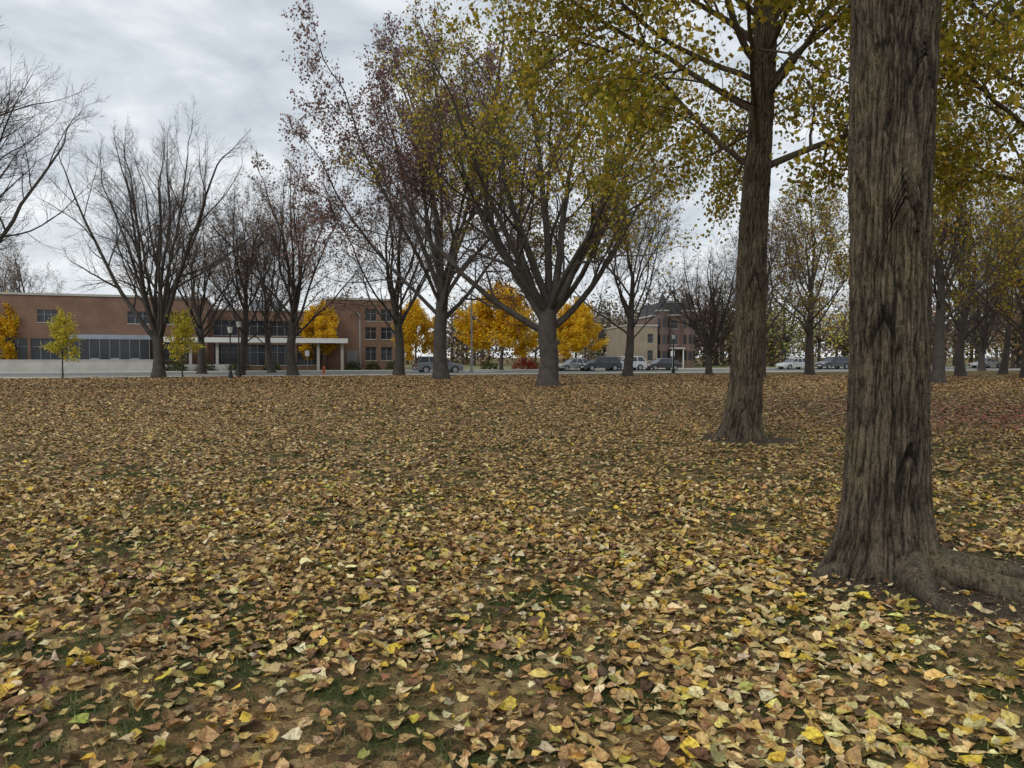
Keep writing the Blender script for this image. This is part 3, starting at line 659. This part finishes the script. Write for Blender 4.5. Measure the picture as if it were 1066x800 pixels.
for px,off,col,kd,fl in ((480,6.0,(.20,.22,.23),'suv',1),(580,14.4,(.30,.31,.32),'sedan',0),(606,12.2,(.06,.07,.08),'suv',0),(634,14.4,(.6,.61,.62),'suv',0),(672,14.4,(.05,.05,.055),'sedan',0),(812,14.4,(.6,.6,.6),'sedan',0),(853,14.4,(.1,.11,.13),'suv',0),(905,14.4,(.3,.08,.06),'sedan',0),(1015,14.4,(.5,.5,.52),'sedan',0)):
    t=spt(px,off); x,y=sfr(t,off); car((x,y),a_+(math.pi if fl else 0),col,kd)
# ---------------------------------------------------------------- street furniture
M_black=simple('black_metal',(.03,.032,.03),.5,.5); M_galv=simple('galvanised_metal',(.34,.35,.36),.5,.5); M_globe=simple('lamp_globe',(.6,.6,.56),.3)
def lamp(px,d,h=4.0):
    mb=MB(); mb.cyl(0,0,0,.35,.2,.16,10); mb.cyl(0,0,.35,.6,.14,.09,10); mb.cyl(0,0,.6,h-.7,.07,.05,10); mb.cyl(0,0,h-.7,h-.6,.11,.13,10)
    mb.cyl(0,0,h-.6,h-.15,.13,.22,10,1); mb.cyl(0,0,h-.15,h,.24,.08,10); mb.ball((0,0,h+.03),.06,0,8)
    x,y=at(px,d); mb.obj('street_lamp',[M_black,M_globe],(x,y,0))
lamp(240,56); lamp(249,60,4.6); lamp(701,75)
def pole(px,d,h=8.6,rz=0):
    mb=MB(); mb.cyl(0,0,0,.4,.2,.17,10); mb.cyl(0,0,.4,h,.1,.06,10)
    p=np.array([[(0,0,h-.4),(.6,0,h),(1.4,0,h+.15),(2.0,0,h+.15)]]); tube(mb,p,np.full((1,4),.04),8)
    mb.box(1.9,2.6,-.14,.14,h+.05,h+.2)
    x,y=at(px,d); mb.obj('street_light',[M_galv],(x,y,0),rz)
pole(491,74,8.2,2.0); pole(375,92,7,2.0); pole(905,88,8,1.9)
mb=MB(); mb.cyl(0,0,0,.06,.17,.17,12); mb.cyl(0,0,.06,.58,.11,.1,12); mb.cyl(0,0,.58,.64,.14,.14,12); mb.ball((0,0,.64),.11,0,12,1.1); mb.cyl(0,0,.74,.82,.035,.03,6)
for a in (0,180,270):
    c,s=math.cos(math.radians(a)),math.sin(math.radians(a)); tube(mb,np.array([[(c*.08,s*.08,.45),(c*.18,s*.18,.45),(c*.181,s*.181,.45)]]),np.array([[.055,.055,.001]]),8)
M_hyd=simple('hydrant_paint',(.6,.11,.05),.5); x,y=sfr(spt(337,3.4),3.4); mb.obj('fire_hydrant',[M_hyd],(x,y,0.02),0,1.0)
def sign(px,d,h=2.4):
    mb=MB(); mb.cyl(0,0,0,h,.03,.03,8,0); mb.box(-.22,.22,-.045,-.03,h-.7,h-.1,1)
    x,y=at(px,d); mb.obj('traffic_sign',[M_galv,M_white],(x,y,0))
sign(320,78); sign(700,84)
# ---------------------------------------------------------------- world & light
w=bpy.data.worlds.new('World'); scene.world=w; w.use_nodes=True; nt=w.node_tree
bg=nt.nodes['Background']; sky=N(nt,'ShaderNodeTexSky',sky_type='NISHITA'); sky.sun_disc=False
sky.sun_elevation=math.radians(38); sky.sun_rotation=math.radians(215)
tc=N(nt,'ShaderNodeTexCoord'); sp=N(nt,'ShaderNodeSeparateXYZ'); nt.links.new(tc.outputs['Generated'],sp.inputs[0])
mz=N(nt,'ShaderNodeMath',operation='MAXIMUM'); mz.inputs[1].default_value=0; nt.links.new(sp.outputs[2],mz.inputs[0])
az=N(nt,'ShaderNodeMath',operation='ADD'); az.inputs[1].default_value=.22; nt.links.new(mz.outputs[0],az.inputs[0])
dx=N(nt,'ShaderNodeMath',operation='DIVIDE'); dy=N(nt,'ShaderNodeMath',operation='DIVIDE')
nt.links.new(sp.outputs[0],dx.inputs[0]); nt.links.new(az.outputs[0],dx.inputs[1]); nt.links.new(sp.outputs[1],dy.inputs[0]); nt.links.new(az.outputs[0],dy.inputs[1])
cb=N(nt,'ShaderNodeCombineXYZ'); nt.links.new(dx.outputs[0],cb.inputs[0]); nt.links.new(dy.outputs[0],cb.inputs[1])
n1=N(nt,'ShaderNodeTexNoise'); n1.inputs['Scale'].default_value=3.0; n1.inputs['Detail'].default_value=5; n1.inputs['Roughness'].default_value=.55; n1.inputs['Distortion'].default_value=.25
nt.links.new(cb.outputs[0],n1.inputs['Vector'])
cr=ramp(nt,[(.36,(.55,.61,.67)),(.5,(.71,.76,.81)),(.64,(.96,.98,1.0))]); nt.links.new(n1.outputs['Fac'],cr.inputs[0])
hr=ramp(nt,[(0,(1,1,1)),(.28,(0,0,0))]); nt.links.new(sp.outputs[2],hr.inputs[0])
hz=N(nt,'ShaderNodeMath',operation='MULTIPLY'); hz.inputs[1].default_value=.55; nt.links.new(hr.outputs[0],hz.inputs[0])
c=mixc(nt,cr.outputs[0],(.92,.95,.97),hz.outputs[0])
c10=mixc(nt,c,(10.3,10.3,10.3),1.0,'MULTIPLY')
fin=mixc(nt,sky.outputs[0],c10,.93)
nt.links.new(fin,bg.inputs['Color']); bg.inputs['Strength'].default_value=.1
sun=bpy.data.lights.new('sun','SUN'); sun.energy=1.1; sun.angle=math.radians(20); sun.color=(1,.97,.92)
so=bpy.data.objects.new('sun',sun); scene.collection.objects.link(so)
el=math.radians(38); azm=math.radians(215); d=Vector((math.sin(azm)*math.cos(el),math.cos(azm)*math.cos(el),math.sin(el)))
so.rotation_euler=d.to_track_quat('Z','Y').to_euler()
cam=bpy.data.cameras.new('camera'); cam.sensor_width=36; cam.lens=36*F/1066; cam.clip_end=5000; cam.clip_start=.05
co=bpy.data.objects.new('camera',cam); scene.collection.objects.link(co); co.location=(0,0,CAMH); co.rotation_euler=(math.radians(90-2.05),0,0)
scene.camera=co
